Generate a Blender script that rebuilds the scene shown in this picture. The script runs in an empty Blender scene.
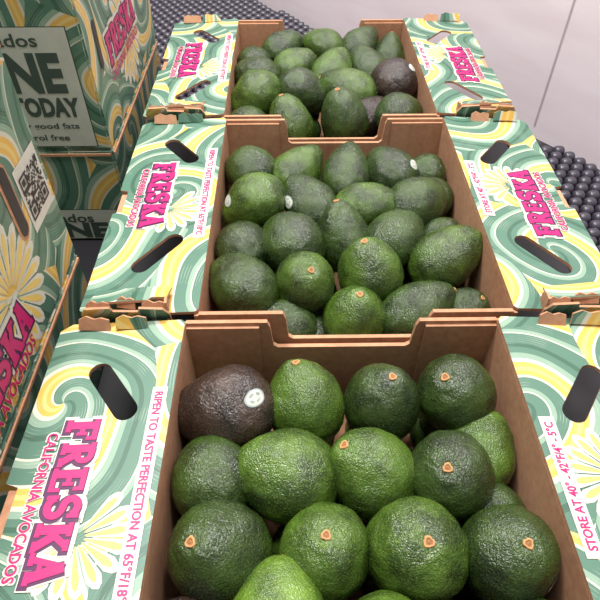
import bpy, bmesh, math, random
from mathutils import Vector, Matrix, noise
random.seed(7)
scn=bpy.context.scene
COL=scn.collection
try:
    scn.view_settings.view_transform='Standard'
except Exception: pass
T=0.19

def lin(c):
    o=[]
    for v in c:
        v/=255.0
        o.append(v/12.92 if v<=0.04045 else ((v+0.055)/1.055)**2.4)
    return tuple(o)+(1.0,)

# ---------------------------------------------------------------- materials
def new_mat(name,base=(128,128,128),rough=.6):
    m=bpy.data.materials.new(name); m.use_nodes=True
    b=m.node_tree.nodes['Principled BSDF']
    b.inputs['Base Color'].default_value=lin(base); b.inputs['Roughness'].default_value=rough
    return m,m.node_tree,b

def flat_mat(name,base,rough=.5,nscale=60,amt=.06):
    m,nt,b=new_mat(name,base,rough)
    n=nt.nodes.new('ShaderNodeTexNoise'); n.inputs['Scale'].default_value=nscale
    tc=nt.nodes.new('ShaderNodeTexCoord'); nt.links.new(tc.outputs['Object'],n.inputs['Vector'])
    r=nt.nodes.new('ShaderNodeValToRGB'); c=lin(base)
    r.color_ramp.elements[0].color=tuple(x*(1-amt*2) for x in c[:3])+(1,)
    r.color_ramp.elements[1].color=tuple(min(1,x*(1+amt*2)) for x in c[:3])+(1,)
    nt.links.new(n.outputs['Fac'],r.inputs['Fac']); nt.links.new(r.outputs['Color'],b.inputs['Base Color'])
    return m

def kraft_mat():
    m,nt,b=new_mat('kraft_cardboard',(176,134,98),.85)
    tc=nt.nodes.new('ShaderNodeTexCoord')
    n=nt.nodes.new('ShaderNodeTexNoise'); n.inputs['Scale'].default_value=120; n.inputs['Detail'].default_value=8
    n2=nt.nodes.new('ShaderNodeTexNoise'); n2.inputs['Scale'].default_value=9
    mx=nt.nodes.new('ShaderNodeMix'); mx.data_type='FLOAT'; mx.inputs[0].default_value=.5
    r=nt.nodes.new('ShaderNodeValToRGB')
    r.color_ramp.elements[0].position=.3; r.color_ramp.elements[0].color=lin((158,110,80))
    r.color_ramp.elements[1].position=.7; r.color_ramp.elements[1].color=lin((194,148,114))
    nt.links.new(tc.outputs['Object'],n.inputs['Vector']); nt.links.new(tc.outputs['Object'],n2.inputs['Vector'])
    nt.links.new(n.outputs['Fac'],mx.inputs[2]); nt.links.new(n2.outputs['Fac'],mx.inputs[3])
    nt.links.new(mx.outputs[0],r.inputs['Fac']); nt.links.new(r.outputs['Color'],b.inputs['Base Color'])
    return m

def swirl_mat(name,axes,scale=5.2,K=13.0,seed=0.0):
    m,nt,b=new_mat(name,(120,150,130),.42)
    N=nt.nodes.new; Lk=nt.links.new
    tc=N('ShaderNodeTexCoord'); sp=N('ShaderNodeSeparateXYZ'); cb=N('ShaderNodeCombineXYZ')
    Lk(tc.outputs['Object'],sp.inputs[0])
    Lk(sp.outputs[axes[0]],cb.inputs[0]); Lk(sp.outputs[axes[1]],cb.inputs[1])
    off=N('ShaderNodeVectorMath'); off.operation='ADD'; off.inputs[1].default_value=(seed,seed*.37,0)
    Lk(cb.outputs[0],off.inputs[0])
    ns=N('ShaderNodeTexNoise'); ns.inputs['Scale'].default_value=8; ns.inputs['Detail'].default_value=0
    Lk(off.outputs[0],ns.inputs['Vector'])
    sub=N('ShaderNodeVectorMath'); sub.operation='SUBTRACT'; sub.inputs[1].default_value=(.5,.5,.5)
    Lk(ns.outputs['Color'],sub.inputs[0])
    scv=N('ShaderNodeVectorMath'); scv.operation='SCALE'; scv.inputs['Scale'].default_value=.045
    Lk(sub.outputs[0],scv.inputs[0])
    ad=N('ShaderNodeVectorMath'); ad.operation='ADD'; Lk(off.outputs[0],ad.inputs[0]); Lk(scv.outputs[0],ad.inputs[1])
    vo=N('ShaderNodeTexVoronoi'); vo.voronoi_dimensions='2D'; vo.inputs['Scale'].default_value=scale; vo.inputs['Randomness'].default_value=.75
    Lk(ad.outputs[0],vo.inputs['Vector'])
    d=N('ShaderNodeVectorMath'); d.operation='SUBTRACT'; Lk(ad.outputs[0],d.inputs[0]); Lk(vo.outputs['Position'],d.inputs[1])
    s2=N('ShaderNodeSeparateXYZ'); Lk(d.outputs[0],s2.inputs[0])
    at=N('ShaderNodeMath'); at.operation='ARCTAN2'; Lk(s2.outputs[1],at.inputs[0]); Lk(s2.outputs[0],at.inputs[1])
    dv=N('ShaderNodeMath'); dv.operation='DIVIDE'; dv.inputs[1].default_value=2*math.pi; Lk(at.outputs[0],dv.inputs[0])
    ml=N('ShaderNodeMath'); ml.operation='MULTIPLY_ADD'; ml.inputs[1].default_value=K
    ln=N('ShaderNodeVectorMath'); ln.operation='LENGTH'; Lk(d.outputs[0],ln.inputs[0])
    Lk(ln.outputs['Value'],ml.inputs[0]); Lk(dv.outputs[0],ml.inputs[2])
    fr=N('ShaderNodeMath'); fr.operation='FRACT'; Lk(ml.outputs[0],fr.inputs[0])
    r=N('ShaderNodeValToRGB'); cr=r.color_ramp; cr.interpolation='CONSTANT'
    G1=(74,110,92); G2=(52,88,70); W=(190,188,170); MN=(124,150,130); Y1=(204,162,74); Y2=(208,180,108)
    stops=[(0,G1),(.10,G2),(.17,G1),(.36,W),(.385,MN),(.45,G1),(.62,W),(.655,Y1),(.72,Y2),(.78,Y1),(.85,W),(.91,MN)]
    while len(cr.elements)<len(stops): cr.elements.new(.5)
    for e,(p,c) in zip(cr.elements,stops): e.position=p; e.color=lin(c)
    Lk(fr.outputs[0],r.inputs['Fac'])
    f2=N('ShaderNodeMath'); f2.operation='MULTIPLY'; f2.inputs[1].default_value=24; Lk(ml.outputs[0],f2.inputs[0])
    f3=N('ShaderNodeMath'); f3.operation='FRACT'; Lk(f2.outputs[0],f3.inputs[0])
    f4=N('ShaderNodeMath'); f4.operation='GREATER_THAN'; f4.inputs[1].default_value=.8; Lk(f3.outputs[0],f4.inputs[0])
    n2=N('ShaderNodeTexNoise'); n2.inputs['Scale'].default_value=30; Lk(off.outputs[0],n2.inputs['Vector'])
    mr=N('ShaderNodeMapRange'); mr.inputs['From Min'].default_value=.50; mr.inputs['From Max'].default_value=.64; mr.inputs['To Max'].default_value=.35; Lk(n2.outputs['Fac'],mr.inputs['Value'])
    f5=N('ShaderNodeMath'); f5.operation='MULTIPLY'; Lk(f4.outputs[0],f5.inputs[0]); Lk(mr.outputs[0],f5.inputs[1])
    mx=N('ShaderNodeMix'); mx.data_type='RGBA'; Lk(f5.outputs[0],mx.inputs[0]); Lk(r.outputs['Color'],mx.inputs[6]); mx.inputs[7].default_value=lin((190,194,178))
    Lk(mx.outputs[2],b.inputs['Base Color'])
    return m

def avo_mat(name,dark,mid,spot,vari):
    m,nt,b=new_mat(name,mid,.36)
    N=nt.nodes.new; Lk=nt.links.new
    tc=N('ShaderNodeTexCoord'); oi=N('ShaderNodeObjectInfo')
    n=N('ShaderNodeTexNoise'); n.inputs['Scale'].default_value=1.5; n.inputs['Detail'].default_value=4
    n.noise_dimensions='4D'; 
    rm=N('ShaderNodeMath'); rm.operation='MULTIPLY'; rm.inputs[1].default_value=20; Lk(oi.outputs['Random'],rm.inputs[0]); Lk(rm.outputs[0],n.inputs['W'])
    Lk(tc.outputs['Object'],n.inputs['Vector'])
    r=N('ShaderNodeValToRGB'); r.color_ramp.elements[0].position=.38; r.color_ramp.elements[0].color=lin(dark)
    r.color_ramp.elements[1].position=.62; r.color_ramp.elements[1].color=lin(mid)
    Lk(n.outputs['Fac'],r.inputs['Fac'])
    v=N('ShaderNodeTexVoronoi'); v.inputs['Scale'].default_value=23; v.inputs['Randomness'].default_value=1
    nn=N('ShaderNodeTexNoise'); nn.inputs['Scale'].default_value=9; nn.inputs['Detail'].default_value=4
    Lk(tc.outputs['Object'],nn.inputs['Vector'])
    mvx=N('ShaderNodeMix'); mvx.data_type='RGBA'; mvx.blend_type='ADD'; mvx.inputs[0].default_value=.18
    Lk(tc.outputs['Object'],mvx.inputs[6]); Lk(nn.outputs['Color'],mvx.inputs[7])
    Lk(mvx.outputs[2],v.inputs['Vector'])
    mr=N('ShaderNodeMapRange'); mr.inputs['From Min'].default_value=.42; mr.inputs['From Max'].default_value=.05; mr.inputs['To Min'].default_value=0; mr.inputs['To Max'].default_value=.95
    Lk(v.outputs['Distance'],mr.inputs['Value'])
    n3=N('ShaderNodeTexNoise'); n3.inputs['Scale'].default_value=16; n3.inputs['Detail'].default_value=5; Lk(tc.outputs['Object'],n3.inputs['Vector'])
    mm=N('ShaderNodeMath'); mm.operation='MULTIPLY'; Lk(mr.outputs[0],mm.inputs[0]); Lk(n3.outputs['Fac'],mm.inputs[1])
    mx=N('ShaderNodeMix'); mx.data_type='RGBA'; Lk(mm.outputs[0],mx.inputs[0]); Lk(r.outputs['Color'],mx.inputs[6]); mx.inputs[7].default_value=lin(spot)
    hs=N('ShaderNodeHueSaturation'); 
    vr=N('ShaderNodeMapRange'); vr.inputs['To Min'].default_value=1-vari; vr.inputs['To Max'].default_value=1+vari; Lk(oi.outputs['Random'],vr.inputs['Value'])
    Lk(vr.outputs[0],hs.inputs['Value']); Lk(mx.outputs[2],hs.inputs['Color']); Lk(hs.outputs[0],b.inputs['Base Color'])
    h=N('ShaderNodeMath'); h.operation='MULTIPLY_ADD'; h.inputs[1].default_value=-1.0
    n4=N('ShaderNodeMath'); n4.operation='MULTIPLY'; n4.inputs[1].default_value=1.1; Lk(n3.outputs['Fac'],n4.inputs[0])
    Lk(v.outputs['Distance'],h.inputs[0]); Lk(n4.outputs[0],h.inputs[2])
    bp=N('ShaderNodeBump'); bp.inputs['Strength'].default_value=.6; bp.inputs['Distance'].default_value=.0013
    Lk(h.outputs[0],bp.inputs['Height']); Lk(bp.outputs[0],b.inputs['Normal'])
    rr=N('ShaderNodeMapRange'); rr.inputs['To Min'].default_value=.17; rr.inputs['To Max'].default_value=.34; Lk(n3.outputs['Fac'],rr.inputs['Value']); Lk(rr.outputs[0],b.inputs['Roughness'])
    b.inputs['Specular IOR Level'].default_value=.68
    return m

KR=kraft_mat()
SW_XY=swirl_mat('printed_swirl_flap',(0,1),seed=.31)
SW_YZ=swirl_mat('printed_swirl_side',(1,2),seed=.83)
SW_XZ=swirl_mat('printed_swirl_end',(0,2),seed=.11)
MAG=flat_mat('magenta_ink',(178,8,96),.45)
PUR=flat_mat('dark_purple_ink',(70,16,66),.45)
WHT=flat_mat('white_ink',(196,194,182),.5)
CRM=flat_mat('pale_yellow_ink',(212,182,96),.5)
LBL=flat_mat('label_grey_paper',(180,184,172),.6)
INK=flat_mat('dark_green_ink',(58,74,66),.5)
BLK=flat_mat('black_ink_and_slot_shade',(28,28,30),.5)  # print on the code label, painted shade in the hand slots
STM=flat_mat('stem_brown',(134,88,48),.7,nscale=3,amt=.3)
STR=flat_mat('stem_rim',(178,132,84),.75,nscale=3,amt=.25)
RNG=flat_mat('sticker_print_grey',(140,156,150),.5)
AV=[avo_mat('avocado_skin_green',(36,56,16),(70,98,28),(142,164,74),.15),
    avo_mat('avocado_skin_dark_green',(26,40,16),(50,72,24),(108,132,60),.15),
    avo_mat('avocado_skin_purple',(32,25,22),(56,41,33),(108,90,72),.1),
    avo_mat('avocado_skin_light_green',(62,90,26),(102,134,42),(162,180,92),.08)]

# ---------------------------------------------------------------- helpers
def mesh_obj(name,verts,faces,mats,parent=None,smooth=False,midx=None):
    me=bpy.data.meshes.new(name); me.from_pydata([tuple(v) for v in verts],[],faces); me.update()
    for m in mats: me.materials.append(m)
    if midx: me.polygons.foreach_set('material_index',midx)
    if smooth: me.polygons.foreach_set('use_smooth',[True]*len(me.polygons))
    o=bpy.data.objects.new(name,me); COL.objects.link(o)
    if parent: set_parent(o,parent)
    return o
def set_parent(o,p):
    o.parent=p; o.matrix_parent_inverse=p.matrix_world.inverted()
def empty(name,loc):
    e=bpy.data.objects.new(name,None); e.empty_display_size=.05; COL.objects.link(e); e.location=loc
    e.matrix_world=Matrix.Translation(loc); return e
def frame(o,x,y):
    x=Vector(x).normalized(); z=x.cross(Vector(y)).normalized(); y=z.cross(x)
    M=Matrix((x,y,z)).transposed().to_4x4(); M.translation=Vector(o); return M
def curve_to_mesh(cu,name):
    o=bpy.data.objects.new('tmp',cu); COL.objects.link(o)
    bpy.context.view_layer.update()
    dg=bpy.context.evaluated_depsgraph_get()
    me=bpy.data.meshes.new_from_object(o.evaluated_get(dg)); me.name=name
    bpy.data.objects.remove(o)
    return me
def plate(name,outline,holes,th,M,mats,parent):
    """flat card; front (local +z) uses mats[0], rest mats[1]"""
    cu=bpy.data.curves.new(name,'CURVE'); cu.dimensions='2D'; cu.fill_mode='BOTH'; cu.extrude=th/2
    for pts in [outline]+holes:
        s=cu.splines.new('POLY'); s.points.add(len(pts)-1)
        for p,q in zip(s.points,pts): p.co=(q[0],q[1],0,1)
        s.use_cyclic_u=True
    me=curve_to_mesh(cu,name)
    me.materials.clear()
    for m in mats: me.materials.append(m)
    for p in me.polygons:
        p.material_index=0 if p.normal.z>.7 else 1
        p.use_smooth=False
    if len(mats)>2:
        for p in me.polygons:
            if p.normal.z<-.7: p.material_index=2
    me.transform(M)
    o=bpy.data.objects.new(name,me); COL.objects.link(o); set_parent(o,parent); return o
def box(name,x0,x1,y0,y1,z0,z1,mats,parent,midx=None):
    v=[(x0,y0,z0),(x1,y0,z0),(x1,y1,z0),(x0,y1,z0),(x0,y0,z1),(x1,y0,z1),(x1,y1,z1),(x0,y1,z1)]
    f=[(0,3,2,1),(4,5,6,7),(0,1,5,4),(1,2,6,5),(2,3,7,6),(3,0,4,7)]
    return mesh_obj(name,v,f,mats,parent,midx=midx)
def text(name,s,W,H,M,mat,parent,grow=0.0,lift=.0006,center=(0,0)):
    cu=bpy.data.curves.new(name,'FONT'); cu.body=s; cu.align_x='CENTER'; cu.align_y='CENTER'
    cu.size=1.0; cu.offset=grow; cu.resolution_u=3
    me=curve_to_mesh(cu,name)
    xs=[v.co.x for v in me.vertices]; ys=[v.co.y for v in me.vertices]
    cx,cy=(min(xs)+max(xs))/2,(min(ys)+max(ys))/2
    w=max(xs)-min(xs); h=max(ys)-min(ys)
    me.transform(Matrix.Translation((center[0],center[1],lift))@Matrix.Diagonal((W/w,H/h,1,1))@Matrix.Translation((-cx,-cy,0)))
    me.transform(M); me.materials.clear(); me.materials.append(mat)
    o=bpy.data.objects.new(name,me); COL.objects.link(o); set_parent(o,parent); return o
def patch(name,pts,M,mat,parent,lift):
    v=[M@Vector((p[0],p[1],lift)) for p in pts]
    return mesh_obj(name,v,[tuple(range(len(pts)))],[mat],parent)
def slot(cx,cy,L,W,ang,n=8):
    pts=[]; r=W/2; h=L/2-r
    for k in range(n+1):
        a=-math.pi/2+math.pi*k/n; pts.append((h+r*math.cos(a),r*math.sin(a)))
    for k in range(n+1):
        a=math.pi/2+math.pi*k/n; pts.append((-h+r*math.cos(a),r*math.sin(a)))
    c,s=math.cos(ang),math.sin(ang)
    return [(cx+x*c-y*s,cy+x*s+y*c) for x,y in pts]
def arc(cx,cy,rx,ry,a0,a1,n=10):
    return [(cx+rx*math.cos(math.radians(a0+(a1-a0)*k/n)),cy+ry*math.sin(math.radians(a0+(a1-a0)*k/n))) for k in range(n+1)]
LET={
'F':[([(.26,.03),(.26,.97)],.24),([(.02,.92),(.88,.92)],.15),([(.84,.96),(.84,.70)],.10),([(.26,.52),(.66,.52)],.14),([(.64,.66),(.64,.38)],.09),([(.03,.07),(.52,.07)],.14)],
'R':[([(.24,.03),(.24,.97)],.24),([(.02,.93),(.5,.93)],.14),([(.02,.07),(.46,.07)],.14),([(.30,.93)]+arc(.50,.72,.26,.20,90,-90)+[(.30,.52)],.17),([(.46,.50),(.80,.10)],.22),([(.66,.07),(.98,.07)],.14)],
'E':[([(.24,.03),(.24,.97)],.24),([(.02,.93),(.86,.93)],.14),([(.83,.97),(.83,.72)],.10),([(.24,.52),(.66,.52)],.14),([(.64,.66),(.64,.38)],.09),([(.02,.07),(.90,.07)],.14),([(.87,.03),(.87,.30)],.10)],
'S':[(arc(.46,.72,.30,.21,20,265,12)+arc(.46,.29,.33,.22,85,-165,12),.20),([(.80,.99),(.80,.70)],.10),([(.10,.01),(.10,.32)],.10)],
'K':[([(.24,.03),(.24,.97)],.24),([(.02,.93),(.46,.93)],.13),([(.02,.07),(.46,.07)],.13),([(.32,.42),(.80,.90)],.15),([(.44,.56),(.82,.10)],.23),([(.62,.93),(.96,.93)],.12),([(.66,.07),(1.0,.07)],.13)],
'A':[([(.18,.07),(.46,.95)],.14),([(.46,.96),(.80,.07)],.25),([(.28,.34),(.64,.34)],.12),([(.0,.07),(.36,.07)],.13),([(.60,.07),(1.0,.07)],.13)],
}
def strokes_mesh(name,word,W,H,M,mat,parent,grow,lift,center):
    verts=[];faces=[]
    n=len(word); cw=W/n
    for i,ch in enumerate(word):
        x0=-W/2+i*cw+cw*.04; sx=cw*.95; yb=-H/2+(.03*H if i%2 else -.02*H)
        def P(p): return Vector((x0+p[0]*sx,yb+p[1]*H))
        for li,(pts,wd) in enumerate(LET[ch]):
            q=[P(p) for p in pts]; hw=wd*H*.5*.95+grow
            L=[];R=[]
            for k,p in enumerate(q):
                d=(q[min(k+1,len(q)-1)]-q[max(k-1,0)]).normalized(); nn=Vector((-d.y,d.x))
                e=p.copy()
                if k==0: e-=d*(grow+.0003)
                if k==len(q)-1: e+=d*(grow+.0003)
                L.append(e+nn*hw); R.append(e-nn*hw)
            b=len(verts)
            zz=lift+.00002*li
            for a in L+R: verts.append(M@Vector((a.x+center[0],a.y+center[1],zz)))
            m=len(q)
            for k in range(m-1): faces.append((b+k,b+m+k,b+m+k+1,b+k+1))
    return mesh_obj(name,verts,faces,[mat],parent)
def logo(M,parent,cx,cy,W,H):
    g=H*.075
    strokes_mesh('brand_halo','FRESKA',W,H,M,WHT,parent,g*2.0,.0009,(cx,cy))
    strokes_mesh('brand_outline','FRESKA',W,H,M,PUR,parent,g*1.0,.0013,(cx+g*.5,cy-g*.6))
    strokes_mesh('brand_word','FRESKA',W,H,M,MAG,parent,g*.15,.0018,(cx,cy))
def sunburst(M,parent,cx,cy,R,a0=0,a1=2*math.pi,n=14):
    verts=[];faces=[];mi=[]
    for k in range(n):
        a=a0+(a1-a0)*(k+.5)/n
        for j,(sc,ln) in enumerate(((1.0,R),(.5,R*.88))):
            hw=(a1-a0)/n*.5*sc; base=len(verts)
            prof=[(.18,.55),(.55,.85),(.8,.95),(.94,.6),(1.0,.0),(.94,-.6),(.8,-.95),(.55,-.85),(.18,-.55)]
            for (t,wd) in prof:
                r=ln*t; w=math.tan(hw*.92)*R*.8*wd*min(1,t*1.4)
                verts.append(M@Vector((cx+r*math.cos(a)-w*math.sin(a),cy+r*math.sin(a)+w*math.cos(a),.0003+.0002*j)))
            faces.append(tuple(range(base+len(prof)-1,base-1,-1))); mi.append(j)
    return mesh_obj('sunburst_print',verts,faces,[WHT,CRM],parent,midx=mi)

# ---------------------------------------------------------------- open cartons
HWS=[.173,.178,.177]; TH=.005
def open_carton(cx,y0,y1,HW):
    root=empty('open_avocado_carton',(cx,(y0+y1)/2,0))
    yc=(y0+y1)/2; L=y1-y0; zb=.0
    xl,xr=cx-HW-TH,cx+HW+TH
    box('bottom_panel',xl,xr,y0,y1,zb,zb+.005,[KR],root)
    for sgn,nm in ((-1,'side_panel_left'),(1,'side_panel_right')):
        x=cx+sgn*(HW+TH/2)
        M=frame((x,yc,0),(0,sgn,0),(0,0,1))
        l=L/2
        plate(nm,[(-l,.005),(l,.005),(l,T-.001),(-l,T-.001)],[],TH,M,[SW_YZ,KR,KR],root)
    for y,nm,sg in ((y0+TH/2,'end_panel_front',1),(y1-TH/2,'end_panel_back',-1)):
        M=frame((cx,y,0),(sg,0,0),(0,0,1))
        nl,nr=-.080,.084
        if sg<0: nl,nr=-nr,-nl
        d=.043; top=T+.001
        o=[(-HW,.005),(HW,.005),(HW,top),(nr+.003,top),(nr,top-.008),(nr-.003,top-d+.004),(nr-.008,top-d),(nl+.008,top-d),(nl+.003,top-d+.004),(nl,top-.008),(nl-.003,top),(-HW,top)]
        plate(nm,o,[],TH,M,[KR,KR,KR],root)
        for s in (-1,1):
            yy=y+(TH*.9 if nm=='end_panel_front' else -TH*.9)
            xa,xb=(cx-HW,cx-.092) if s<0 else (cx+.094,cx+HW)
            box('corner_doubler',xa,xb,yy-.0018,yy+.0018,.006,T-.004,[KR],root)
    W=.137; al=math.radians(3.0)
    for s in (-1,1):
        o_dir=Vector((s*math.cos(al),0,-math.sin(al)))
        F=frame((cx+s*(HW),yc,T+.0025),(0,s,0),-o_dir)
        l=L/2-.002
        n0,n1=-.022,.024
        out=[(-l+.004,0),(l-.004,0),(l,-.004),(l,-W+.012),(l-.010,-W),(n1+.004,-W),(n1,-W+.012),(n0,-W+.012),(n0-.004,-W),(-l+.010,-W),(-l,-W+.012),(-l,-.004)]
        out=out[::-1]
        holes=[slot(-.122,-.062,.082,.024,math.radians(37)),slot(.113,-.062,.082,.024,math.radians(-37))]
        plate('printed_flap',out,holes,.004,F,[SW_XY,KR,KR],root)
        G=F@Matrix.Translation((0,0,.002))
        patch('notch_tab',[(n0,-W+.002),(n1,-W+.002),(n1,-W+.013),(n0,-W+.013)],F,KR,root,-.003)
        sunburst(G,root,.024,-.062,.050,math.radians(-100),math.radians(150),12)
        logo(G,root,-.014,-.080,.150,.031)
        text('brand_subtitle_halo','CALIFORNIA AVOCADOS',.137,.0130,G,WHT,root,grow=.08,lift=.0009,center=(-.008,-.107))
        text('brand_subtitle','CALIFORNIA AVOCADOS',.134,.0100,G,MAG,root,grow=.026,lift=.0013,center=(-.008,-.107))
        st='RIPEN TO TASTE PERFECTION AT 65°F/18°C' if s<0 else 'STORE AT 40° - 42°F/4° - 5°C'
        wd=.200 if s<0 else .120
        cc=-.018 if s<0 else .018
        patch('care_text_strip',[(cc-wd/2-.006,-.021),(cc+wd/2+.006,-.021),(cc+wd/2+.006,-.006),(cc-wd/2-.006,-.006)],G,WHT,root,.0007)
        text('care_text',st,wd,.0088,G,MAG,root,grow=.028,lift=.0011,center=(cc,-.0135))
        for e,yy in ((-1,y0+.004),(1,y1-.004)):
            xo=cx+s*(HW+W-.010); xi=cx+s*(HW+.030)
            xa,xb=min(xo,xi),max(xo,xi)
            if e<0:
                # standing corner lock: printed lip, folded top, side cheek
                M=frame(((xa+xb)/2,yy-.006,T-.004),(1,0,0),(0,-.22,1))
                w=(xb-xa)/2
                plate('locking_tab_lip',[(-w,-.022),(w,-.022),(w,.014),(w-.006,.024),(w*.35,.026),(w*.30,.019),(-w*.25,.020),(-w*.3,.027),(-w+.006,.025),(-w,.014)],[],.0028,M,[SW_XZ,KR,KR],root)
                M2=frame(((xa+xb)/2,yy+.010,T+.015),(1,.04,.03),(-.04,1,-.30))
                plate('locking_tab_top',[(-w+.006,-.009),(w*.5,-.010),(w*.55,-.004),(w-.004,-.005),(w-.002,.018),(w*.4,.022),(-w+.01,.018)],[],.0028,M2,[SW_XY,KR,KR],root)
                xk=xi+s*.004
                M4=frame((xk,yy+.001,T+.004),(.15*s,1,0),(0,0,1))
                plate('locking_tab_cheek',[(-.010,-.006),(.014,-.006),(.012,.010),(.003,.018),(-.008,.020)],[],.0028,M4,[KR,KR],root)
                for j in range(3):
                    w3=.010+.006*random.random()
                    xc=xa+(xb-xa)*(.18+.32*j)
                    M3=frame((xc,yy+.000+.004*(j%2),T+.016+.002*(j%2)),(1,.25*(random.random()-.5),.2*(random.random()-.5)),(0,.45,1))
                    plate('torn_kraft_tab',[(-w3,-.010),(w3,-.010),(w3*.9,.001),(w3*.4,.003),(0,.001),(-w3*.5,.004),(-w3*.95,.000)],[],.0028,M3,[KR,KR],root)
            else:
                for j in range(2):
                    w3=.014+.008*random.random()
                    xc=xa+(xb-xa)*(.3+.42*j)
                    M3=frame((xc,yy-.004,T+.009+.002*j),(1,.1*(random.random()-.5),.12*(random.random()-.5)),(0,.5,1))
                    plate('torn_kraft_tab',[(-w3,-.010),(w3,-.010),(w3*.9,.003),(w3*.4,.005),(0,.003),(-w3*.5,.006),(-w3*.95,.002)],[],.003,M3,[SW_XY if j else KR,KR,KR],root)
    return root

CX=[.0525,.070,.064]
YY=[(.0,.432),(.440,.877),(.885,1.302)]
cartons=[open_carton(CX[i],YY[i][0],YY[i][1],HWS[i]) for i in range(3)]

# ---------------------------------------------------------------- avocados
def avocado_mesh(i,k,el,mats,nr=60,ns=80):
    rnd=random.Random(100+i); off=Vector((rnd.random()*50,rnd.random()*50,rnd.random()*50))
    verts=[];faces=[];mi=[]
    def prof(t):
        c=math.cos(t); s=math.sin(t)
        r=s*(1-k*c-k*.55*max(0,c)**2)
        z=el*c
        if c>.93: z-= .05*((c-.93)/.07)**2
        return r,z
    sqx=.95+.08*rnd.random()
    for a in range(1,nr):
        t=math.pi*a/nr; r,z=prof(t)
        for b in range(ns):
            p=2*math.pi*b/ns
            v=Vector((r*math.cos(p)*sqx,r*math.sin(p),z))
            f=1+.06*noise.noise(v*1.1+off)+.022*noise.noise(v*3.5+off)+.012*noise.noise(v*9+off)
            verts.append(v*f)
    top=len(verts); verts.append(Vector((0,0,prof(0)[1]))); bot=len(verts); verts.append(Vector((0,0,-el)))
    for b in range(ns):
        faces.append((top,b,(b+1)%ns)); mi.append(0)
    for a in range(nr-2):
        for b in range(ns):
            q=(b+1)%ns
            faces.append((a*ns+b,(a+1)*ns+b,(a+1)*ns+q,a*ns+q)); mi.append(0)
    for b in range(ns):
        faces.append((bot,(nr-2)*ns+(b+1)%ns,(nr-2)*ns+b)); mi.append(0)
    zt=sum(verts[b].z for b in range(3*ns,4*ns))/ns*.5+sum(verts[b].z for b in range(ns))/ns*.5; base=len(verts); sg=20
    rings=[(.10,zt-.05),(.108,zt+.012),(.095,zt+.040),(.065,zt+.036),(.052,zt+.012),(.03,zt+.028)]
    for rr,zz in rings:
        for b in range(sg):
            p=2*math.pi*b/sg; w=1+.12*math.sin(3*p+i)+.07*math.sin(7*p)
            verts.append(Vector((rr*w*math.cos(p),rr*w*math.sin(p),zz)))
    for a in range(len(rings)-1):
        for b in range(sg):
            q=(b+1)%sg
            faces.append((base+a*sg+b,base+a*sg+q,base+(a+1)*sg+q,base+(a+1)*sg+b)); mi.append(2 if a in(1,2) else 1)
    faces.append(tuple(base+(len(rings)-1)*sg+b for b in range(sg))); mi.append(1)
    me=bpy.data.meshes.new('avocado_mesh'); me.from_pydata([tuple(v) for v in verts],[],faces); me.update()
    for m in mats: me.materials.append(m)
    me.polygons.foreach_set('material_index',mi); me.polygons.foreach_set('use_smooth',[True]*len(faces))
    return me
shapes=[(.07,1.12),(.12,1.22),(.17,1.32),(.10,1.18),(.20,1.42),(.23,1.48)]
MESH={}
for i,(k,e) in enumerate(shapes):
    for c in range(4):
        MESH[(i,c)]=avocado_mesh(i,k,e,[AV[c],STM,STR])

R_=Vector((1,0,0)); U_=Vector((0,.72,.694)); N_=Vector((0,-.694,.72))
def dirv(a,b,c): return (R_*a+U_*b+N_*c).normalized()
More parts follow.
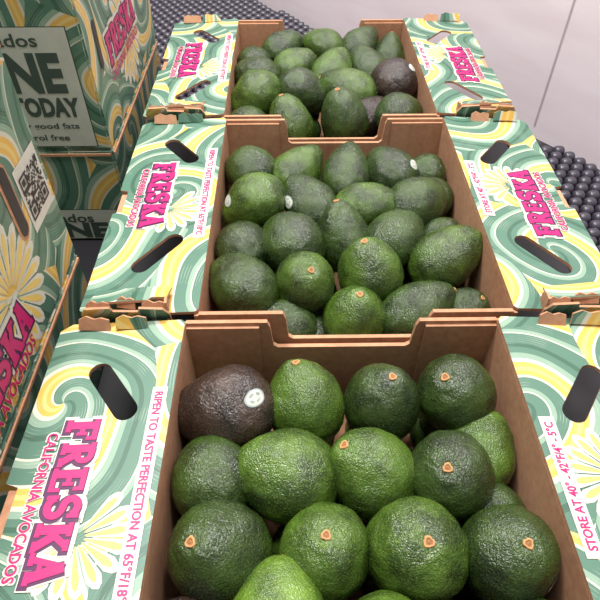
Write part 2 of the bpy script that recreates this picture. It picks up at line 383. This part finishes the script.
# x, y, depth below rim, radius, stem direction(right,up-slope,out), colour, shape
PILES=[
[(-.080,.336,.040,.044,(-.9,-.2,-.3),2,2),(.010,.350,.040,.041,(-.18,.88,.35),0,1),(.094,.350,.040,.040,(.1,.60,.7),1,1),(.176,.350,.040,.042,(-.42,.5,.75),1,0),(.205,.392,.070,.028,(.3,.8,-.3),1,3),
 (-.088,.266,.042,.039,(-.3,.5,-.8),1,1),(-.012,.262,.038,.044,(-.88,.30,.25),0,1),(.076,.266,.038,.042,(-.55,.65,.5),0,1),(.152,.264,.038,.042,(-.25,.4,.85),1,0),(.202,.300,.050,.036,(.35,.85,-.3),0,2),
 (-.067,.194,.038,.044,(-.33,.5,.78),1,1),(.022,.192,.040,.041,(0,.62,.76),0,0),(.108,.196,.036,.045,(.03,.48,.85),0,0),(.182,.190,.040,.042,(.08,.53,.82),1,0),(.198,.232,.066,.034,(.5,-.5,-.6),1,1),
 (-.020,.140,.038,.042,(.15,.8,-.5),3,2),(.078,.116,.042,.041,(.0,.72,.66),0,1),(-.080,.118,.046,.036,(.6,-.3,.2),2,1),(.144,.116,.046,.036,(.3,.2,-.8),2,0),(.190,.122,.050,.036,(.4,.6,.3),1,1),
 (-.075,.054,.04,.039,(.2,.7,.5),0,1),(.010,.055,.04,.039,(-.2,.5,.7),1,0),(.095,.050,.04,.040,(.3,.6,.6),0,2),(.180,.055,.04,.040,(-.3,.4,.8),1,1)],
[(-.077,.784,.038,.039,(-.5,.3,-.7),1,2),(.008,.778,.036,.038,(.60,.70,-.2),0,4),(.086,.772,.036,.037,(.12,.92,-.2),1,5),(.150,.775,.036,.038,(-.5,.65,-.4),1,2),(.215,.790,.052,.031,(.2,.2,-.9),1,1),
 (-.060,.694,.038,.041,(-.7,-.5,-.4),0,2),(.024,.696,.038,.038,(-.5,.75,-.2),1,4),(.113,.684,.036,.036,(.95,.10,.1),0,5),(.188,.696,.036,.040,(.7,.4,-.4),1,2),(.222,.735,.055,.032,(.2,.6,-.6),1,1),
 (-.080,.606,.044,.038,(-.3,.5,-.7),1,1),(-.008,.606,.036,.043,(-.35,.5,-.75),1,2),(.066,.616,.036,.038,(-.2,.85,.35),1,4),(.138,.614,.036,.038,(.6,.6,-.4),1,2),(.204,.575,.036,.040,(.80,.55,.0),0,4),
 (-.068,.526,.040,.041,(-.6,.5,-.5),1,2),(.011,.524,.038,.039,(.15,.30,.90),0,0),(.095,.538,.036,.042,(-.2,.70,.60),0,1),(-.008,.486,.066,.035,(-.6,.3,.3),1,1),(.080,.486,.058,.040,(.05,.60,.75),0,1),(.160,.496,.056,.037,(.82,.45,.0),1,5),(.220,.500,.062,.030,(.3,.3,.4),1,0),(.225,.640,.060,.033,(.3,.3,-.4),1,1)],
[(-.080,1.19,.045,.034,(-.5,.5,-.5),1,1),(-.017,1.24,.036,.037,(.7,.5,-.2),1,4),(.068,1.25,.036,.037,(-.7,.4,-.2),0,2),(.150,1.25,.036,.038,(.6,.7,-.2),1,4),(.206,1.230,.045,.033,(.1,.9,.2),1,4),
 (-.070,1.110,.038,.039,(-.8,.3,-.3),1,2),(.006,1.152,.036,.037,(.8,.4,0),0,2),(.080,1.122,.034,.041,(.4,.85,-.1),0,4),(.150,1.148,.036,.038,(-.5,.7,-.2),1,4),(.194,1.080,.036,.044,(-.4,.5,-.7),2,1),
 (-.070,1.023,.036,.042,(-.6,-.5,-.3),0,2),(.021,1.040,.036,.040,(.7,-.3,-.3),1,2),(.106,1.048,.036,.041,(-.85,.45,-.1),0,5),(-.004,.946,.044,.039,(-.3,.75,.45),0,2),(.092,.952,.038,.042,(-.25,.65,.65),1,2),(.190,.965,.042,.039,(.6,.3,-.6),1,2),(-.078,.948,.052,.036,(.3,.4,-.7),1,1),(.150,.998,.058,.035,(.7,.5,-.2),2,2)],
]
STICK={0:[(0,(.66,.34,.66)),(9,(.1,-.80,.5)),(16,(.0,.2,.9)),(13,(.75,-.35,.55))],
       1:[(3,(.72,.10,.65)),(5,(-.86,.10,.50)),(6,(-.80,.0,.5)),(20,(.6,-.55,.5))],
       2:[(9,(.6,.3,.6))]}
def relax(items,x0,x1,y0,y1,it=40):
    P=[[a[0],a[1],T-a[2]] for a in items]; O=[list(p) for p in P]
    r=[a[3]*1.02 for a in items]
    for _ in range(it):
        for i in range(len(P)):
            for j in range(i):
                d=[P[i][q]-P[j][q] for q in range(3)]; L=math.sqrt(sum(c*c for c in d))+1e-9; m=(r[i]+r[j])*.94
                if L<m:
                    k=(m-L)/L*.25
                    for q in range(3):
                        P[i][q]+=d[q]*k; P[j][q]-=d[q]*k
        for i in range(len(P)):
            for q in range(3): P[i][q]+=(O[i][q]-P[i][q])*.22
            rr=items[i][3]
            P[i][0]=min(max(P[i][0],x0+rr),x1-rr); P[i][1]=min(max(P[i][1],y0+rr),y1-rr)
            P[i][2]=max(T-.095,min(T-.036,P[i][2]))
    return P
for bi,items in enumerate(PILES):
    y0,y1=YY[bi]; cx=CX[bi]; HW=HWS[bi]
    root=empty('avocado_pile',(cx,(y0+y1)/2,T-.1))
    P=relax(items,cx-HW,cx+HW,y0+.010,y1-.010)
    low=[]
    for layer,zz in ((0,.086),(1,.042)):
        for iy in range(5):
            for ix in range(4):
                low.append((cx-HW+.044+ix*.087+random.uniform(-.003,.003),y0+.052+iy*(y1-y0-.104)/4,zz,.0350))
    objs=[]
    for n,(a,p) in enumerate(zip(items,P)):
        r=a[3]; d=dirv(*a[4])
        o=bpy.data.objects.new('avocado',MESH[(a[6],a[5])]); COL.objects.link(o)
        q=d.to_track_quat('Z','Y').to_matrix().to_4x4()@Matrix.Rotation(random.uniform(0,6.28),4,'Z')
        o.matrix_world=Matrix.Translation(p)@q@Matrix.Scale(r,4); 
        bpy.context.view_layer.update(); set_parent(o,root); objs.append(o)
    for (x,y,z,r) in low:
        o=bpy.data.objects.new('avocado',MESH[(random.choice((0,1,3)),random.choice((0,1,1,2)))]); COL.objects.link(o)
        d=Vector((random.uniform(-1,1),random.uniform(-1,1),random.uniform(-.6,.6))).normalized()
        o.matrix_world=Matrix.Translation((x,y,z))@d.to_track_quat('Z','Y').to_matrix().to_4x4()@Matrix.Scale(r,4)
        bpy.context.view_layer.update(); set_parent(o,root)
    bpy.context.view_layer.update()
    for idx,dd in STICK[bi]:
        o=objs[idx]; c=o.matrix_world.translation.copy(); n=dirv(*dd)
        t1=n.cross(Vector((.3,.2,1))).normalized(); t2=n.cross(t1); inv=o.matrix_world.inverted()
        vs=[];fs=[];mi=[]; rg=[0,.35,.6,.62,.78,.84,1.0]; sg=24
        def cast(pt):
            a=inv@(pt+n*.1); b=(inv.to_3x3()@(-n)).normalized()
            ok,l,nn,_=o.ray_cast(a,b)
            return (o.matrix_world@l)+n*.0006 if ok else pt+n*.03
        vs.append(cast(c))
        for q in rg[1:]:
            for k in range(sg):
                an=2*math.pi*k/sg; vs.append(cast(c+t1*math.cos(an)*.0120*q+t2*math.sin(an)*.0085*q))
        for k in range(sg): fs.append((0,1+k,1+(k+1)%sg)); mi.append(0)
        for a in range(len(rg)-2):
            for k in range(sg):
                fs.append((1+a*sg+k,1+(a+1)*sg+k,1+(a+1)*sg+(k+1)%sg,1+a*sg+(k+1)%sg)); mi.append(1 if (a==4 or (a==0 and k%6<4)) else 0)
        mesh_obj('fruit_sticker',vs,fs,[WHT,RNG],root,smooth=True,midx=mi)

# ---------------------------------------------------------------- stacked closed cartons at left
def closed_carton(x0,x1,y0,y1,z0,z1,kind):
    root=empty('stacked_cardboard_carton',((x0+x1)/2,(y0+y1)/2,z0))
    bm=bmesh.new()
    vs=[bm.verts.new(c) for c in [(x0,y0,z0),(x1,y0,z0),(x1,y1,z0),(x0,y1,z0),(x0,y0,z1),(x1,y0,z1),(x1,y1,z1),(x0,y1,z1)]]
    for f in [(0,3,2,1),(4,5,6,7),(0,1,5,4),(1,2,6,5),(2,3,7,6),(3,0,4,7)]: bm.faces.new([vs[i] for i in f])
    bmesh.ops.bevel(bm,geom=bm.edges[:],offset=.003,segments=2,affect='EDGES')
    me=bpy.data.meshes.new('carton_body'); bm.to_mesh(me); bm.free()
    for m in (SW_YZ,SW_XZ,SW_XY,KR): me.materials.append(m)
    for p in me.polygons:
        n=p.normal; a=(abs(n.x),abs(n.y),abs(n.z)); k=a.index(max(a))
        p.material_index=(0,1,2)[k] if max(a)>.99 else 3
    o=bpy.data.objects.new('carton_body',me); COL.objects.link(o); set_parent(o,root)
    box('lid_edge_side',x1,x1+.0022,y0+.004,y1-.004,z1-.010,z1-.006,[KR],root)
    box('lid_edge_end',x0+.004,x1-.004,y0-.0022,y0,z1-.010,z1-.006,[KR],root)
    S=frame((x1,(y0+y1)/2,z0),(0,1,0),(0,0,1)); E=frame(((x0+x1)/2,y0,z0),(1,0,0),(0,0,1))
    return root,S,E
LH=.183
NX=-.277
r1,S,E=closed_carton(NX-.40,NX,.13,.560,0,LH-.001,'n')
r2,S,E=closed_carton(NX-.40,NX,.13,.560,LH,LH+.27,'n')
yc=.345
def sp(y,z): return (y-yc,z-LH)
sunburst(S,r2,sp(.40,0)[0],.078,.075,0,math.pi*2,20)
logo(S,r2,sp(.318,0)[0],.052,.185,.040)
text('brand_subtitle_halo','CALIFORNIA AVOCADOS',.205,.021,S,CRM,r2,grow=.06,lift=.0009,center=(sp(.300,0)[0],.019))
text('brand_subtitle','CALIFORNIA AVOCADOS',.2,.016,S,MAG,r2,grow=.022,lift=.0013,center=(sp(.300,0)[0],.019))
q0=sp(.519,T+.119)
patch('qr_label',[(q0[0]-.031,q0[1]-.038),(q0[0]+.031,q0[1]-.038),(q0[0]+.031,q0[1]+.038),(q0[0]-.031,q0[1]+.038)],S,WHT,r2,.0006)
vs=[];fs=[];n=21;cs=.052/n
def finder(i,j):
    for (a,b) in ((0,0),(0,n-7),(n-7,0)):
        if a<=i<a+7 and b<=j<b+7:
            u,v=i-a,j-b
            return (u in(0,6) or v in(0,6)) or (2<=u<=4 and 2<=v<=4)
    return None
for i in range(n):
    for j in range(n):
        f=finder(i,j)
        if f is None: f=random.random()<.5
        if f:
            x=q0[0]-.026+i*cs; y=q0[1]-.026+j*cs; b=len(vs)
            vs+= [S@Vector(p) for p in ((x,y,.0012),(x+cs,y,.0012),(x+cs,y+cs,.0012),(x,y+cs,.0012))]; fs.append((b,b+1,b+2,b+3))
mesh_obj('qr_code',vs,fs,[BLK],r2)
c=sp(.468,LH+.142)
patch('hand_slot_rim',slot(c[0],c[1],.088,.024,math.radians(90)),S,KR,r2,.0006)
patch('hand_slot_shade',slot(c[0]+.001,c[1],.080,.016,math.radians(90)),S,BLK,r2,.0012)  # flat black patch, paints the shade inside the slot

FX=-.282
f1,S1,E1=closed_carton(FX-.42,FX,.800,1.235,0,LH-.001,'f')
f2,S2,E2=closed_carton(FX-.42,FX,.800,1.235,LH,LH+.27,'f')
for E,root,dz in ((E2,f2,0),(E1,f1,-.118)):
    zt=.186+dz
    zs=max(.004,.006+dz)
    patch('promo_label_border',[(-.20,zs),(.1905,zs),(.1905,zt),(-.20,zt)],E,INK,root,.0005)
    patch('promo_label',[(-.198,zs+.001),(.189,zs+.001),(.189,zt-.001),(-.198,zt-.001)],E,LBL,root,.0009)
    text('promo_text_top','avocados',.118,.018,E,INK,root,grow=.02,lift=.0014,center=(.088,zt-.018))
    text('promo_text_top_b','fresh',.05,.014,E,INK,root,grow=.02,lift=.0014,center=(-.005,zt-.017))
    if dz==0:
        text('promo_word_one','ONE',.132,.060,E,INK,root,grow=.05,lift=.0014,center=(.104,.122))
        text('promo_word_two','TODAY',.098,.031,E,INK,root,grow=.05,lift=.0014,center=(.131,.071))
        text('promo_text_a','naturally good fats',.135,.012,E,INK,root,grow=.02,lift=.0014,center=(.103,.040))
        text('promo_text_b','cholesterol free',.115,.010,E,INK,root,grow=.02,lift=.0014,center=(.093,.022))
    else:
        text('promo_word_one','ONE',.132,.034,E,INK,root,grow=.05,lift=.0014,center=(.104,.024))
sunburst(S2,f2,.0,.10,.09,0,2*math.pi,20)
logo(S2,f2,-.03,.115,.20,.045)
text('brand_subtitle','CALIFORNIA AVOCADOS',.2,.016,S2,MAG,f2,grow=.022,lift=.0013,center=(-.03,.075))
patch('hand_slot_shade',slot(-.165,.14,.07,.016,math.radians(90)),S2,BLK,f2,.0012)  # no opening cut, its inner shade is painted black

# ---------------------------------------------------------------- roller conveyor
p0=Vector((.655,1.053)); wd=Vector((-.608,.794)); wn=Vector((-.794,-.608))
conv=empty('roller_conveyor',(.1,1.0,-.02))
WH=flat_mat('black_rubber_roller',(62,58,68),.36)
FRM=flat_mat('grey_steel_frame',(90,90,98),.4)
vs=[];fs=[]
sg,rg=12,8
def wheel(cx,cy,cz,r,w):
    base=len(vs)
    for a in range(1,rg):
        t=math.pi*a/rg
        xx=w*math.copysign(abs(math.cos(t))**.6,math.cos(t)); rr=r*math.sin(t)**.6
        for b in range(sg):
            p=2*math.pi*b/sg
            vs.append((cx+xx,cy+rr*math.cos(p),cz+rr*math.sin(p)))
    vs.append((cx+w,cy,cz)); vs.append((cx-w,cy,cz)); t0=len(vs)-2
    for b in range(sg):
        q=(b+1)%sg
        fs.append((t0,base+q,base+b)); fs.append((t0+1,base+(rg-2)*sg+b,base+(rg-2)*sg+q))
        for a in range(rg-2): fs.append((base+a*sg+b,base+a*sg+q,base+(a+1)*sg+q,base+(a+1)*sg+b))
iy=0; y=.30
while y<2.7:
    x=-.9+(.0145 if iy%2 else 0)
    while x<1.0:
        hid=(-.70<x<.485 and y<1.30)
        if not hid and (Vector((x,y))-p0).dot(wn)>.03: wheel(x,y,-.0120,.0118,.0115)
        x+=.029
    y+=.0235; iy+=1
mesh_obj('roller_wheels',vs,fs,[WH],conv,smooth=True)
DK=flat_mat('dark_conveyor_bed',(24,22,28),.6)
box('hole_shade_slab',-.68,.465,.02,1.28,-.025,-.0005,[DK],conv)  # added dark slab under the cartons, paints the shade behind the flap holes
def clipx(y):
    return p0.x+(y-p0.y)*(wd.x/wd.y)-.012
mesh_obj('conveyor_bed',[(-.9,-.1,-.026),(1.0,-.1,-.026),(1.0,.60,-.026),(clipx(2.7),2.7,-.026),(-.9,2.7,-.026)],[(0,1,2,3,4)],[DK],conv)
box('conveyor_rail_left',-.93,-.90,-.1,2.7,-.09,-.004,[FRM],conv)
box('conveyor_rail_front',-.93,1.0,-.13,-.1,-.09,-.004,[FRM],conv)
for lx,ly in ((-.9,-.08),(.95,-.08),(-.9,2.5),(.2,1.2)):
    box('conveyor_leg',lx-.02,lx+.02,ly-.02,ly+.02,-.75,-.027,[FRM],conv)

# ---------------------------------------------------------------- room
m,nt,b=new_mat('painted_wall_panel',(206,198,202),.38)
N=nt.nodes.new; tc=N('ShaderNodeTexCoord'); mp=N('ShaderNodeMapping'); mp.inputs['Scale'].default_value=(1.2,1.2,6)
n1=N('ShaderNodeTexNoise'); n1.inputs['Scale'].default_value=3; n1.inputs['Detail'].default_value=8
nt.links.new(tc.outputs['Object'],mp.inputs[0]); nt.links.new(mp.outputs[0],n1.inputs['Vector'])
r=N('ShaderNodeValToRGB'); r.color_ramp.elements[0].position=.3; r.color_ramp.elements[0].color=lin((238,222,228)); r.color_ramp.elements[1].position=.7; r.color_ramp.elements[1].color=lin((250,238,242))
nt.links.new(n1.outputs['Fac'],r.inputs['Fac']); nt.links.new(r.outputs['Color'],b.inputs['Base Color'])
WALL=m
pa=p0-wd*1.3; pb=p0+wd*2.6
wv=[(pa.x,pa.y,-.75),(pb.x,pb.y,-.75),(pb.x,pb.y,1.9),(pa.x,pa.y,1.9)]
bk=-wn*.05
wv+=[(x+bk.x,y_+bk.y,z) for x,y_,z in wv]
mesh_obj('wall_back',wv,[(0,1,2,3),(7,6,5,4),(0,4,5,1),(1,5,6,2),(2,6,7,3),(3,7,4,0)],[WALL])
sm=flat_mat('wall_seam_dark',(190,174,180),.6)
q=p0+wd*.17+wn*.001; 
mesh_obj('trim_1',[(q.x,q.y,0.0),(q.x+wd.x*.004,q.y+wd.y*.004,0.0),(q.x+wd.x*.004,q.y+wd.y*.004,1.9),(q.x,q.y,1.9)],[(0,1,2,3)],[sm])
fl=flat_mat('grey_concrete_floor',(120,116,120),.6,nscale=4,amt=.15)
mesh_obj('floor',[(-2.5,-1.5,-.75),(2.5,-1.5,-.75),(2.5,4,-.75),(-2.5,4,-.75)],[(0,1,2,3)],[fl])

# ---------------------------------------------------------------- light
w=bpy.data.worlds.new('World'); scn.world=w; w.use_nodes=True
w.node_tree.nodes['Background'].inputs[0].default_value=(1.0,.98,.98,1); w.node_tree.nodes['Background'].inputs[1].default_value=.37
def area(name,loc,tgt,sx,sy,e,col=(1,.98,.96)):
    l=bpy.data.lights.new(name,'AREA'); l.shape='RECTANGLE'; l.size=sx; l.size_y=sy; l.energy=e; l.color=col
    o=bpy.data.objects.new(name,l); COL.objects.link(o); o.location=loc
    o.rotation_euler=(Vector(tgt)-Vector(loc)).to_track_quat('-Z','Y').to_euler()
area('added_wall_fill',(-.35,1.4,2.6),(0,.5,0),.8,.18,80)
area('added_wall_fill',(.45,.6,2.6),(.1,.6,0),.8,.18,34)
area('added_wall_fill',(-.3,.5,2.3),(.45,1.4,.3),.9,.16,34)  # added fill to brighten the back wall, not a ceiling fixture

# ---------------------------------------------------------------- camera
cd=bpy.data.cameras.new('camera'); cam=bpy.data.objects.new('camera',cd); COL.objects.link(cam)
cd.sensor_width=36; cd.lens=36*578/600; cd.clip_start=.01
cam.location=(0,0,T+.48); cam.rotation_euler=(math.radians(90-46.07),0,math.radians(-.82))
scn.camera=cam
